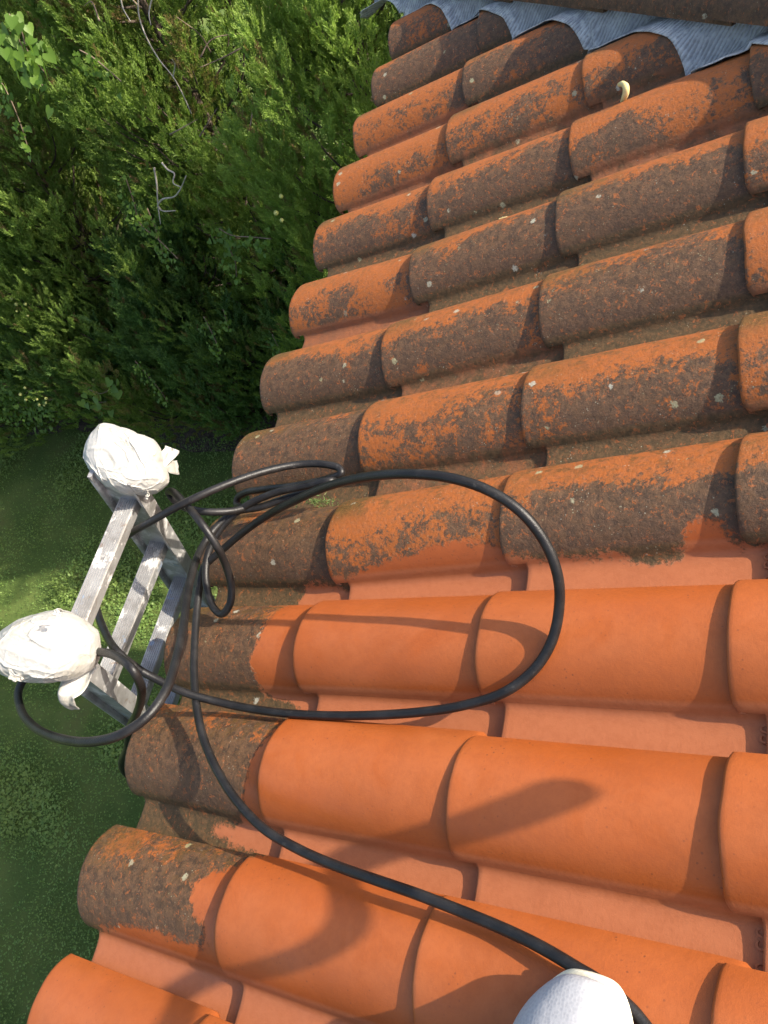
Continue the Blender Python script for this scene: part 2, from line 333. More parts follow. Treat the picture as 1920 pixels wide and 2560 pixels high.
# ---------------------------------------------------------------- roof tiles
UI = [-0.0049, 0.3692, 0.7354, 1.0952]; UI += [1.0952+0.363*k for k in (1, 2, 3)]
VJ = {j: v for j, v in enumerate([0.0106, 0.2329, 0.4591, 0.6854, 0.9120, 1.1384, 1.3703, 1.6046, 1.8341])}
for k in (1, 2, 3): VJ[-k] = 0.0106-0.223*k
for k in (1, 2, 3, 4, 5, 6): VJ[8+k] = 1.8341+0.229*k
OFF = {(0,1):(0.000,0.010),(1,2):(-0.005,-0.001),(1,3):(-0.002,-0.014),(3,3):(0.002,0.008),(0,6):(0.000,0.013),(1,6):(0.012,-0.008),(3,6):(-0.006,0.005),
       (0,7):(0.000,0.010),(1,7):(0.000,-0.006),(2,7):(0.000,-0.009),(0,5):(-0.003,0.005),(1,5):(-0.003,-0.006),(3,5):(0.001,0.004)}
def tpos(i, j):
    o = OFF.get((i, j), (0, 0)); return UI[i]+o[0], VJ[j]+o[1]
HIP = 2.90                                                     # tiles are cut where u*cos + v reaches this
TL, TT = 0.425, 0.012                                          # tile length, thickness
# outline across the tile: flat pan, fillet, round barrel
prof = [(-0.090, 0.006), (-0.086, 0.009), (-0.078, 0.009), (-0.073, 0.004), (-0.068, 0.001), (-0.060, 0.0), (-0.045, -0.0005), (-0.034, -0.0005), (-0.026, 0.0), (-0.019, 0.001), (-0.0135, 0.0032)]
KB = len(prof)                                                # first barrel point
c0, r0 = np.array([0.0825, -0.043]), 0.1055
a0, a1 = math.atan2(0.006+0.043, -0.0095-0.0825), math.atan2(0.0245+0.043, 0.169-0.0825)
for a in np.linspace(a0, a1, 26): prof.append((c0[0]+r0*math.cos(a)*(1.0), c0[1]+r0*math.sin(a)))
prof[KB] = (-0.0085, 0.0085)
prof = np.array(prof)
def prof_z(v):                                                # roof height across any v (period one tile), for things that lie on it
    return np.interp(v, prof[:,0], prof[:,1])
def roof_h(u, v):
    best = -0.02; j = min(VJ, key=lambda k: abs(VJ[k]+0.08-v))
    for jj in (j-1, j, j+1):
        if jj in VJ:
            dv = v-VJ[jj]
            if -0.09 <= dv <= 0.166:
                du = (u-UI[0]) % 0.366; best = max(best, prof_z(dv)-0.033*du)
    return best
# edge of the jet-washed patch, walked round in the photo and laid on the roof
clean_px = [(1700,1165),(1620,1170),(1585,1172),(1550,1140),(1515,1128),(1480,1150),(1452,1190),(1390,1202),(1330,1196),(1290,1188),(1230,1196),(1150,1200),(1110,1192),(1080,1196),(1010,1188),(950,1192),(890,1208),(800,1226),(735,1245),(690,1235),(640,1244),(622,1275),(612,1300),(600,1320),(592,1345),(575,1380),(566,1400),(552,1425),(545,1450),(545,1480),(560,1492),(600,1500),(618,1522),(612,1535),(595,1570),(575,1605),(562,1640),(545,1665),(538,1700),(520,1735),(480,1765),(440,1760),(430,1775),(460,1800),(520,1815),(565,1840),(550,1850),(515,1868),(470,1892),(440,1905),(432,1940),(435,1975),(452,2005),(448,2040),(400,2035),(350,2018),(310,2000),(260,2003),(205,2003),(120,2030),(0,2100),(0,2500),(1900,2700),(2600,1700),(2300,1140)]
CP = np.array([onroof(x, y, 0.030)[:2] for x, y in clean_px])
def clean_sd(P):                                              # + outside the patch (grimy), - inside (clean)
    a = CP; b = np.roll(CP, -1, 0); d = np.full(len(P), 1e9); inside = np.zeros(len(P), bool)
    for p, q in zip(a, b):
        e = q-p; w = P-p; t = np.clip((w@e)/(e@e), 0, 1); d = np.minimum(d, np.linalg.norm(w-t[:,None]*e, axis=1))
        c = ((p[1] > P[:,1]) != (q[1] > P[:,1])) & (P[:,0] < (q[0]-p[0])*(P[:,1]-p[1])/(q[1]-p[1]+1e-12)+p[0]); inside ^= c
    return np.where(inside, -d, d)
XS = np.concatenate([[0, 0.0012, 0.0035, 0.008, 0.016, 0.026, 0.0355, 0.0367, 0.039, 0.046], np.linspace(0.060, TL, 26)])
INSET = 6                                                     # the pan starts at this x index, the barrel at 0
def tile_mesh(seed, i, j, extra_len=0.0):
    u0, v0 = tpos(i, j); n, m = len(XS), len(prof)
    r = random.Random(seed); ox, oy = r.uniform(0, 90), r.uniform(0, 90)
    V = np.zeros((n, m, 3)); PV = np.zeros((n, m))
    bw = 1+r.uniform(-0.025, 0.025); bh = 1+r.uniform(-0.04, 0.04)
    for a, x in enumerate(XS):
        for b, (pv_, pz) in enumerate(prof):
            z = pz*(bh if b >= KB else 1); v = pv_*(bw if b >= KB else 1)
            z += 0.0013*mnoise.noise((x*9+ox, pv_*14+oy, 0))
            xx = x
            if pv_ > 0.135 and x > 0.380: v -= 0.014*min(1, (x-0.380)/0.015)*(pv_-0.135)/0.034
            if b >= KB:
                z -= (0.0032, 0.0012, 0.0003, 0, 0)[a] if a < 5 else 0
                xx = x + (0.0022*mnoise.noise((pv_*22+ox, oy, 2)) if a < 5 else 0)
                if a < 5:                                      # far front corner is clipped, near one is rounded
                    k = max(0, (pv_-0.152)/0.017); xx += 0.003*k*k
                    k = max(0, (0.004-pv_)/0.012); xx += 0.006*k*k
            else:
                q = a-INSET; z -= (0.0025, 0.0008, 0, 0)[q] if 0 <= q < 4 else 0
            V[a, b] = (xx, v, z); PV[a, b] = pv_/0.165
    ok = np.zeros((n-1, m-1), bool); ok[:, KB:] = True; ok[INSET:, :] = True
    # normals for the underside
    du = np.gradient(V, axis=0); dv = np.gradient(V, axis=1); N = np.cross(du, dv); N /= np.linalg.norm(N, axis=2)[..., None]+1e-9
    B = V-N*TT
    B[:, -1, 1] = V[:, -1, 1]-0.001
    top = V.reshape(-1, 3); bot = B.reshape(-1, 3); nt = len(top); F = []; E = {}
    for a in range(n-1):
        for b in range(m-1):
            if not ok[a, b]: continue
            q = (a*m+b, (a+1)*m+b, (a+1)*m+b+1, a*m+b+1); F.append(q); F.append(tuple(k+nt for k in q[::-1]))
            for s_, e_ in zip(q, q[1:]+q[:1]): E[(s_, e_)] = 1
    RV = []; base = 2*nt
    for (s_, e_) in E:
        if (e_, s_) not in E: F.append((e_, s_, s_+nt, e_+nt))
    allV = np.vstack([top, bot])
    P = np.stack([allV[:,0]+u0, allV[:,1]+v0], 1)
    sd = clean_sd(P)
    pv = np.concatenate([PV.ravel(), PV.ravel()])
    me = mesh_np("clay_tile", allV, F, True, {"moss": sd, "pv": pv, "px": np.tile(np.repeat(XS/TL, m), 2), "grime": np.full(len(allV), (1.15 if i == 0 and j < 5 else r.uniform(-0.8, 0.55)))})
    return me
def cut_mesh(me, mw, plane_co, plane_no):
    bm = bmesh.new(); bm.from_mesh(me); im = mw.inverted()
    bmesh.ops.bisect_plane(bm, geom=bm.verts[:]+bm.edges[:]+bm.faces[:], plane_co=im @ plane_co, plane_no=(im.to_3x3() @ plane_no).normalized(), clear_outer=True)
    bm.to_mesh(me); bm.free(); return len(me.polygons)
def fix_smooth(me, ang=0.75):
    bm = bmesh.new(); bm.from_mesh(me); bmesh.ops.remove_doubles(bm, verts=[v for v in bm.verts if not v.link_faces], dist=0)
    for v in [v for v in bm.verts if not v.link_faces]: bm.verts.remove(v)
    bmesh.ops.recalc_face_normals(bm, faces=bm.faces)
    for e in bm.edges:
        if len(e.link_faces) == 2 and e.calc_face_angle(0) > ang: e.smooth = False
    bm.to_mesh(me); bm.free()
ORD = ["first", "second", "third", "fourth", "fifth", "sixth", "seventh", "eighth", "ninth", "tenth", "eleventh", "twelfth", "thirteenth", "fourteenth", "fifteenth"]
hip_no_r = Vector((cp, 1, 0)).normalized(); hip_co_r = Vector((0, HIP, 0))
hip_no = (MR.to_3x3() @ hip_no_r); hip_co = MR @ hip_co_r
TILES = {}
def emboss(parent):
    cu = bpy.data.curves.new("mark", 'FONT'); cu.body = "103 0"; cu.size = 0.027; cu.extrude = 0.0018; cu.align_x = 'CENTER'
    t = bpy.data.objects.new("mark_tmp", cu); COL.objects.link(t)
    me = bpy.data.meshes.new_from_object(t); bpy.data.objects.remove(t)
    at = me.attributes.new("moss", 'FLOAT', 'POINT'); at.data.foreach_set("value", np.full(len(me.vertices), -0.05, np.float32))
    at = me.attributes.new("pv", 'FLOAT', 'POINT'); at.data.foreach_set("value", np.full(len(me.vertices), -0.2, np.float32))
    me.materials.clear()
    o = link("embossed_mark", me, M_TILE, parent)
    o.matrix_parent_inverse = Matrix.Identity(4)
    o.matrix_local = Matrix.Translation((0.386, -0.032, 0.0004)) @ Matrix.Rotation(-math.pi/2, 4, 'Z')
rows = sorted(VJ)
for j in rows:
    for i in range(len(UI)-1):
        if j < -2 and i > 3: continue
        u0, v0 = tpos(i, j)
        if u0*cp+v0-0.05 > HIP-0.02: continue
        u1, v1 = tpos(i+1, j)
        yaw = math.atan2(v1-v0, u1-u0)+random.uniform(-0.004, 0.004)
        mw = MR @ Matrix.Translation((u0, v0, random.uniform(-0.001, 0.0015))) @ Matrix.Rotation(yaw, 4, 'Z') @ Matrix.Rotation(0.0335+random.uniform(-0.002, 0.002), 4, 'Y') @ Matrix.Rotation(random.uniform(-0.012, 0.012), 4, 'X')
        me = tile_mesh(i*100+j, i, j)
        if (u0+TL)*cp+v0+0.17 > HIP:
            if cut_mesh(me, mw, hip_co, hip_no) < 8: continue
        fix_smooth(me)
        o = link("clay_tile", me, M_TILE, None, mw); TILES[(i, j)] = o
        sdm = clean_sd(np.array([[u0+0.05, v0+0.08], [u0+0.33, v0+0.08], [u0+0.19, v0+0.02]]))
        look = "clean orange" if sdm.max() < 0 else ("part-cleaned" if sdm.min() < 0 else "grimy, lichen-spotted")
        row = j-min(-1, min(k for k in rows if k >= -1))
        where = "at the eave" if i == 0 else ORD[i]+" up from the eave"
        lab = f"{look} roof tile, {where}, {ORD[row]} row from the photo's bottom" if j >= -1 else f"clean orange roof tile {where}, row {ORD[-j-2]} below the photo's bottom edge"
        tag(o, lab, "roof tile", "interlocking clay tiles of the roof slope", "thing")
        if i in (2,) and 0 <= j <= 4: emboss(o)

# ---------------------------------------------------------------- the house under the tiles
house = empty("house", (0.45, 0, GZ)); tag(house, "house below the tiled roof, pale rendered walls under dark eaves", "house")
HO = np.array((0.45, 0, GZ))
VH = 3.03                                                     # hip meets the eave here
def quad(name, P, mat, parent, thick=None):
    m_ = MB(); P = [np.asarray(p) for p in P]
    if thick is None: m_.add(P, [tuple(range(len(P)))])
    else:
        n = len(P); t = np.asarray(thick)
        m_.add(P+[p+t for p in P], [tuple(range(n)), tuple(range(n, 2*n))[::-1]]+[(i, (i+1)%n, n+(i+1)%n, n+i) for i in range(n)])
    return m_.build(name, mat, parent, smooth=False, origin=HO)
UR = 4.6; V0 = -9.0
dn = -0.055
quad("roof_deck", [r2w((0.035, V0, dn)), r2w((UR, V0, dn)), r2w((UR, VH-UR*cp, dn)), r2w((0.035, VH-0.04, dn))], M_DECK, house, r2w((0, 0, -0.025)))
xr = UR*cp; zr = UR*sp
def corr_slope(name, fn, ulen, vlo, vhi_fn, vstep=0.019):     # far stretches of the same tiling, out of the photo
    us = []; k = 0
    while k*0.366 < ulen: us += [(k*0.366, 0.0), (k*0.366+0.364, -0.012)]; k += 1
    vs = np.arange(vlo, vhi_fn(0)+0.02, vstep); V = []; F = []
    for (u, dz) in us:
        for v in vs: V.append(fn(u, min(v, vhi_fn(u)), prof_z(((v-0.0106+0.062) % 0.228)-0.062)+dz-0.02))
    n = len(vs)
    for a in range(len(us)-1):
        for b in range(n-1): F.append((a*n+b, (a+1)*n+b, (a+1)*n+b+1, a*n+b+1))
    V = np.array(V)-HO
    me = mesh_np(name, V, F, True, {"moss": np.full(len(V), 0.1), "pv": np.full(len(V), 0.6)}); me.materials.append(M_TILE)
    return link(name, me, None, house)
UT = UI[-1]+0.02
corr_slope("roof_slope", lambda u, v, w: r2w((UT+0.03+u, v, w)), UR-UT-0.1, V0+0.1, lambda u: VH-0.15-(UT+u)*cp)
corr_slope("roof_slope", lambda u, v, w: r2w((0.0+u, v, w)), UT, V0+0.1, lambda u: VJ[-3]-0.1)
# hip end: same pitch, falling towards +y
corr_slope("roof_slope", lambda u, v, w: np.array((min(max(v, u*cp+0.1), 2*xr-0.1-u*cp), VH-u*cp, u*sp))+np.array((0, sp, cp))*w, UR-0.2, 0.05, lambda u: 2*xr-0.06)
quad("roof_deck", [(0.0, VH, dn), (2*xr, VH, dn), (xr, VH-xr, zr+dn)], M_DECK, house, (0, 0, -0.02))
quad("roof_deck", [(2*xr, V0, dn), (2*xr, VH, dn), (xr, VH-xr, zr+dn), (xr, V0, zr+dn)], M_DECK, house, (0, 0, -0.02))
quad("wall", [(0.45, V0, GZ), (0.45, VH-0.45, GZ), (0.45, VH-0.45, -0.10), (0.45, V0, -0.10)], M_WALL, house, (0.25, 0, 0))
quad("wall", [(0.70, VH-0.45, GZ), (2*xr-0.45, VH-0.45, GZ), (2*xr-0.45, VH-0.45, -0.10), (0.70, VH-0.45, -0.10)], M_WALL, house, (0, -0.25, 0))
quad("fascia", [(0.045, V0, -0.22), (0.045, VH-0.05, -0.22), (0.045, VH-0.05, -0.075), (0.045, V0, -0.075)], M_WOOD, house, (0.022, 0, 0))
quad("soffit", [(0.07, V0, -0.225), (0.45, V0, -0.225), (0.45, VH-0.08, -0.225), (0.07, VH-0.08, -0.225)], M_WOOD, house, (0, 0, 0.015))

# ---------------------------------------------------------------- hip: pleated lead flashing and hip tiles
hd = np.array((1.0, -cp, 0)); hd /= np.linalg.norm(hd); hp = np.array((cp, 1.0, 0)); hp /= np.linalg.norm(hp)
def hip_pt(t, q, w): return np.array((0.0, VH, 0))+hd*t-hp*q+np.array((0, 0, w))    # t along the hip, q down from it, w up
def smooth_roof(u, v):
    return np.mean([roof_h(u+a, v+b) for a, b in ((0,0),(0.0,0.012),(0.0,-0.012))])
def flashing():
    ts = np.arange(-0.10, 3.6, 0.0115); nq = 26; V = []; al = []; ed = []
    for t in ts:
        pe = hip_pt(t, 0.19, 0)
        hh = smooth_roof(pe[0], pe[1])
        reach = 0.200 + 0.055*(1-np.clip(hh/0.05, 0, 1)) + 0.006*mnoise.noise((t*7, 0, 0))
        for k in range(nq):
            f = k/(nq-1); q = 0.02+f*(reach-0.02); p = hip_pt(t, q, 0)
            drape = smooth_roof(p[0], p[1])+0.006
            top = 0.074
            s = np.clip((f-0.25)/0.65, 0, 1); s = s*s*(3-2*s)
            w = top*(1-s)+drape*s
            lift = 0.010*max(0, mnoise.noise((t*5.3, 4, 0)))*f**3
            w += lift + 0.0022*mnoise.noise((t*30, q*30, 1)) + 0.0035*mnoise.noise((t*11, q*12, 5))
            V.append(r2w((p[0], p[1], w))); al.append(t+0.35*(q-0.2)); ed.append(f)
    n = len(ts); F = np.array([(a*nq+b, a*nq+b+1, (a+1)*nq+b+1, (a+1)*nq+b) for a in range(n-1) for b in range(nq-1)])
    o0 = r2w(hip_pt(0, 0, 0)); me = mesh_np("lead_flashing", np.array(V)-o0, F, True, {"along": al, "edge": ed})
    o = link("lead_flashing", me, M_LEAD); o.location = o0
    sm = o.modifiers.new("thickness", 'SOLIDIFY'); sm.thickness = 0.002; sm.offset = -1
    tag(o, "blue-grey pleated lead flashing draped over the tile ends under the hip tiles", "flashing")
flashing()
def hip_tile(t0, length, label, k):
    n, m = 24, 25; V = []; F = []; pv = []; d3 = r2w(hd)
    hw = np.array((0, 0, 1.0)); side = np.cross(hw, d3); side /= np.linalg.norm(side); up = np.cross(d3, side)
    base = r2w(hip_pt(t0, 0.045, 0)); hs = []
    for lay in (0, 1):
        for a in range(n):
            x = length*a/(n-1); sc = 1.0-0.13*a/(n-1)
            for b in range(m):
                an = math.radians(8+164*b/(m-1)); R_ = (0.155-0.013*lay)*sc
                rr = R_*(1+0.02*mnoise.noise((x*6+k*9, b*0.2, 0)))
                xx = x + (0.004*mnoise.noise((b*0.4, k, 1)) if a == 0 else 0)
                p = d3*(xx)+side*(rr*math.cos(an))+up*(0.022+rr*math.sin(an)*0.70+0.020*(1-a/(n-1))-(0.003 if a == 0 and lay == 0 else 0))
                V.append(p); pv.append(0.10+0.25*b/(m-1))
    o2 = n*m
    for a in range(n-1):
        for b in range(m-1):
            q = (a*m+b, (a+1)*m+b, (a+1)*m+b+1, a*m+b+1); F += [q, tuple(i+o2 for i in q[::-1])]
    for a in range(n-1): F += [(a*m, a*m+o2, (a+1)*m+o2, (a+1)*m), (a*m+m-1, (a+1)*m+m-1, (a+1)*m+m-1+o2, a*m+m-1+o2)]
    for b in range(m-1): F += [(b, b+1, b+1+o2, b+o2), ((n-1)*m+b, (n-1)*m+b+o2, (n-1)*m+b+1+o2, (n-1)*m+b+1)]
    me = mesh_np("hip_tile", np.array(V), F, True, {"moss": np.full(len(V), 0.2), "pv": pv, "grime": np.full(len(V), 2.1), "px": np.full(len(V), 0.9)}); fix_smooth(me)
    o = link("hip_tile", me, M_TILE); o.location = base
    tag(o, label, "hip tile", "barrel tiles capping the hip")
HL = ["hip tile at the eave corner, outermost and highest in the photo", "dark mossy hip tile at the photo's top, left of the overlapping one", "dark mossy hip tile at the top right, lapping over its neighbour",
      "hip tile beyond the photo's right edge, nearest to it", "hip tile second beyond the photo's right edge", "hip tile third beyond the photo's right edge"]
for k in range(8): hip_tile(-0.04+0.40*k, 0.46, HL[k] if k < 6 else "hip tile near the ridge, far out of the photo, number %s" % ORD[k-6], k)

# ---------------------------------------------------------------- ladder
dl = np.array((-0.251, 0, -0.968)); dl /= np.linalg.norm(dl)                  # down the ladder, world
P0 = r2w((-0.13, 0, -0.03))                                                    # where its roof-side face passes the eave
fn = np.cross((0, 1, 0), dl); fn /= np.linalg.norm(fn)                          # out of the ladder plane
if fn[0] < 0: fn = -fn                                                          # towards the house
def lad(x, y):                                                                 # photo point -> (v, s) on the ladder plane
    d = MRn @ ray(x, y); c = MRn @ CAM_C; t = ((P0-c)@fn)/(d@fn); X = c+t*d; return X[1], -(X-P0)@dl
VA = (lad(345,1075)[0]+lad(425,1290)[0])/2; VB = (lad(200,1440)[0]+lad(290,1530)[0])/2
SBOT = -(P0[2]-GZ)/0.968
def LP(v, s, o=0.0): return np.array((P0[0], v, P0[2]))-dl*s+fn*o              # point on the ladder: along eave v, up s, towards house o
lfoot = LP((VA+VB)/2, SBOT); ladder = empty("ladder", lfoot)
tag(ladder, "worn paint-spattered aluminium ladder leaning on the eave, its rail tops wrapped in white", "ladder")
RW, RD = 0.035, 0.086                                                         # rail width, depth
def rail(v, sgn, stop):                                                             # channel, open side inwards
    m_ = MB(); t = 0.005; w = RW/2; d = RD; q = 0.004
    poly = [(w, 0), (w, -t), (w-0.004, -t-0.003), (q, -t-0.003), (q, -d+t+0.003), (w-0.004, -d+t+0.003), (w, -d+t), (w, -d), (-w, -d), (-w, -d+t), (-w+0.004, -d+t+0.003), (-q, -d+t+0.003), (-q, -t-0.003), (-w+0.004, -t-0.003), (-w, -t), (-w, 0)]
    poly = [(a*sgn, b) for a, b in poly]
    m_.prism(poly, LP(v, SBOT+0.02), LP(v, stop), np.array((0, 1, 0)), fn)
    r_ = m_.build("rail", M_ALU, ladder, smooth=False, origin=lfoot)
    f_ = MB(); f_.box(LP(v, SBOT+0.022, -RD/2), (0.022, 0.042, 0.018), np.stack([np.array((0,1,0)), fn, dl], 1)); f_.build("rubber_foot", M_RUBBER, r_, smooth=False, origin=lfoot, bevel=0.004)
def bag_ctr(x, y):                                                            # on the line of sight, inside the rail's depth
    d = MRn @ ray(x, y); c = MRn @ CAM_C; return c+d*(((P0-fn*0.040-c)@fn)/(d@fn))
BC1, BC2 = bag_ctr(274, 992), bag_ctr(104, 1398)
rail(VA, 1, -(BC1-P0)@dl+0.025); rail(VB, -1, -(BC2-P0)@dl+0.025)
s1 = np.mean([lad(325,1085)[1], lad(210,1370)[1]]); s2 = np.mean([lad(375,1195)[1], lad(255,1490)[1]])
SPC = s1-s2
print("ladder v", VA, VB, "s1", s1, "spacing", SPC, "bottom", SBOT)
k = 0; RSP = max(0.2, SPC)
while s1-RSP*k > SBOT+0.15:
    s = s1-RSP*k; m_ = MB(); hw = 0.0180; hh = 0.0150
    xax = np.array((1.0, 0, 0)); zax = np.array((0, 0, 1.0)); top = []
    nr = 7                                                                    # ribbed tread
    for q in range(nr):
        a = -hw+2*hw*q/nr; b = -hw+2*hw*(q+0.55)/nr; c_ = -hw+2*hw*(q+0.65)/nr; d_ = -hw+2*hw*(q+0.95)/nr
        top += [(a, hh), (b, hh), (c_, hh-0.0016), (d_, hh-0.0016)]
    top += [(hw, hh)]
    poly = top+[(hw+0.0015, hh-0.003), (hw-0.002, -hh), (-hw+0.002, -hh), (-hw-0.0015, hh-0.003)]
    m_.prism(poly, LP(VA-0.004, s, -RD*0.45), LP(VB+0.004, s, -RD*0.45), xax*0.97+zax*-0.12, zax*0.97+xax*0.12)
    m_.build("rung", M_ALU, ladder, smooth=False, origin=lfoot); k += 1

# white bags on the rail tops
def bag(name, ctr, outline, depth, label, seed, tails):
    """outline: the bag's edge as read in the photo (native pixels), laid at the ladder's distance; depth: half thickness"""
    bm = bmesh.new(); bmesh.ops.create_icosphere(bm, subdivisions=7, radius=1.0)
    dist = np.dot(ctr-MRn @ CAM_C, MRn @ CAM_R[2]); k_ = dist/FPX
    cx = np.mean([p[0] for p in outline]); cy = np.mean([p[1] for p in outline])
    an = np.array([math.atan2(-(y-cy), x-cx) for x, y in outline]); rd = np.array([math.hypot(x-cx, y-cy) for x, y in outline])*k_
    o_ = np.argsort(an); an, rd = an[o_], rd[o_]; an3 = np.concatenate([an-2*math.pi, an, an+2*math.pi]); rd3 = np.tile(rd, 3)
    vd = np.cross(IMX, IMY); rr = random.Random(seed); off = Vector((rr.uniform(0, 50), rr.uniform(0, 50), rr.uniform(0, 50)))
    c0_ = MRn @ CAM_C; d_ = MRn @ (CAM_R.T @ np.array([(cx-960)/FPX, (cy-1280)/FPX, 1.0])); ctr = c0_+d_*dist
    sdirs = [(rr.uniform(0, math.pi), rr.uniform(9, 20), rr.uniform(0, 6)) for _ in range(6)]
    for v in bm.verts:
        n = v.co.normalized(); ph = math.atan2(n.y, n.x); rxy = math.hypot(n.x, n.y)
        R_ = np.mean([np.interp(ph+e, an3, rd3) for e in (-0.06, 0, 0.06)])
        f = rxy**0.62; x, y, z = R_*f*math.cos(ph), R_*f*math.sin(ph), depth*math.copysign(abs(n.z)**0.9, n.z)
        q = n*1.4+off; h = 0.10*mnoise.noise(q*0.8)
        for k2, (d, fq, p0) in enumerate(sdirs):                                # long soft pulls in the film
            w = max(0, mnoise.noise(q*0.9+Vector((k2*7, 0, 0))))
            t = math.cos(d)*n.x+math.sin(d)*n.y+0.35*mnoise.noise(q*1.2+Vector((0, k2*3, 0)))
            h += 0.055*w*(1-abs(math.sin(t*fq*0.5+p0)))**4
        for sc_, am in ((1.3, 0.020), (2.7, 0.006)):              # sharp creases
            h += am*(1-min(1, abs(mnoise.noise(q*sc_+off))*8))
        z *= 1+h*2.2; g = 1+0.35*h*(1 if rxy > 0.8 else 0.5)
        v.co = Vector(IMX*x*g+IMY*y*g+vd*z)
    me = bpy.data.meshes.new(name); bm.to_mesh(me); bm.free(); me.polygons.foreach_set("use_smooth", np.full(len(me.polygons), True))
    o = link(name, me, M_BAG); o.location = ctr; tag(o, label, "plastic bag", "white bags tied over the ladder's rail tops")
    for pts, w0, nm in tails:                                                  # crumpled loose ends
        P = spline([np.asarray(p)-np.asarray(ctr) for p in pts], 10); m_ = MB(); n = len(P); V = []; F = []
        T = np.gradient(P, axis=0); vdir = np.array(MRn @ CAM_R.T @ np.array((0, 0, 1.0)))
        sd = np.cross(T, vdir); sd /= np.linalg.norm(sd, axis=1)[:,None]; nc = 9
        for i in range(n):
            f = i/(n-1); w = w0[0]*(1-f)+w0[1]*f
            for c in range(nc):
                g = c/(nc-1)-0.5
                V.append(P[i]+sd[i]*g*w*(1+0.25*mnoise.noise((f*4, g*3, seed)))+vdir*(0.10*w*math.sin(g*9+f*4+seed)+0.006*mnoise.noise((f*5, g*4, seed+3))))
        for i in range(n-1):
            for c in range(nc-1): F.append((i*nc+c, i*nc+c+1, (i+1)*nc+c+1, (i+1)*nc+c))
        m_.add(V, F); t_ = m_.build(nm, M_BAG, o); sm = t_.modifiers.new("t", 'SOLIDIFY'); sm.thickness = 0.0016
IMX = MRn @ CAM_R[0]; IMY = -(MRn @ CAM_R[1]); 
def on_lad(x, y, o=0.0):                                       # photo point at the ladder's plane, o nearer the camera along the view
    d = MRn @ ray(x, y); c = MRn @ CAM_C; t = ((P0-c)@fn)/(d@fn); d_ = d*t; return c+d_*(1-o/np.linalg.norm(d_))
def nat(x, y, o=0.0): return on_lad(x*1659/1920, y*1659/1920, o)
bag("plastic_bag", BC1, [(259,1056),(300,1068),(345,1085),(386,1102),(397,1125),(401,1160),(416,1180),(420,1205),(402,1226),(345,1241),(292,1228),(241,1187),(217,1142),(222,1108),(236,1080)], 0.060,
    "crumpled white bag with a knotted ear, wrapped on the ladder rail nearer the trees", 3,
    [([nat(395,1158,0.02), nat(405,1155,0.03), nat(420,1138,0.035), nat(430,1120,0.04)], (0.020, 0.030), "loose_end"),
     ([nat(395,1162,0.02), nat(408,1164,0.03), nat(425,1166,0.035), nat(446,1168,0.035)], (0.018, 0.030), "loose_end"),
     ([nat(366,1225,0.05), nat(369,1236,0.05), nat(366,1248,0.05)], (0.007, 0.004), "loose_end")])
bag("plastic_bag", BC2, [(-8,1640),(-8,1600),(27,1562),(86,1535),(120,1528),(150,1527),(199,1548),(236,1584),(240,1620),(238,1652),(222,1678),(158,1699),(110,1702),(72,1699),(30,1685),(2,1674)], 0.068,
    "crumpled white bag with a hanging torn tail, wrapped on the ladder rail lower left", 11,
    [([nat(205,1655,0.03), nat(193,1690,0.02), nat(176,1722,0.012), nat(166,1742,0.010), nat(173,1762,0.012), nat(190,1774,0.012)], (0.062, 0.014), "loose_end"),
     ([nat(140,1540,0.05), nat(146,1527,0.05), nat(153,1530,0.05)], (0.012, 0.010), "loose_end"),
     ([nat(40,1685,0.02), nat(36,1694,0.015), nat(30,1699,0.015)], (0.03, 0.010), "loose_end")])

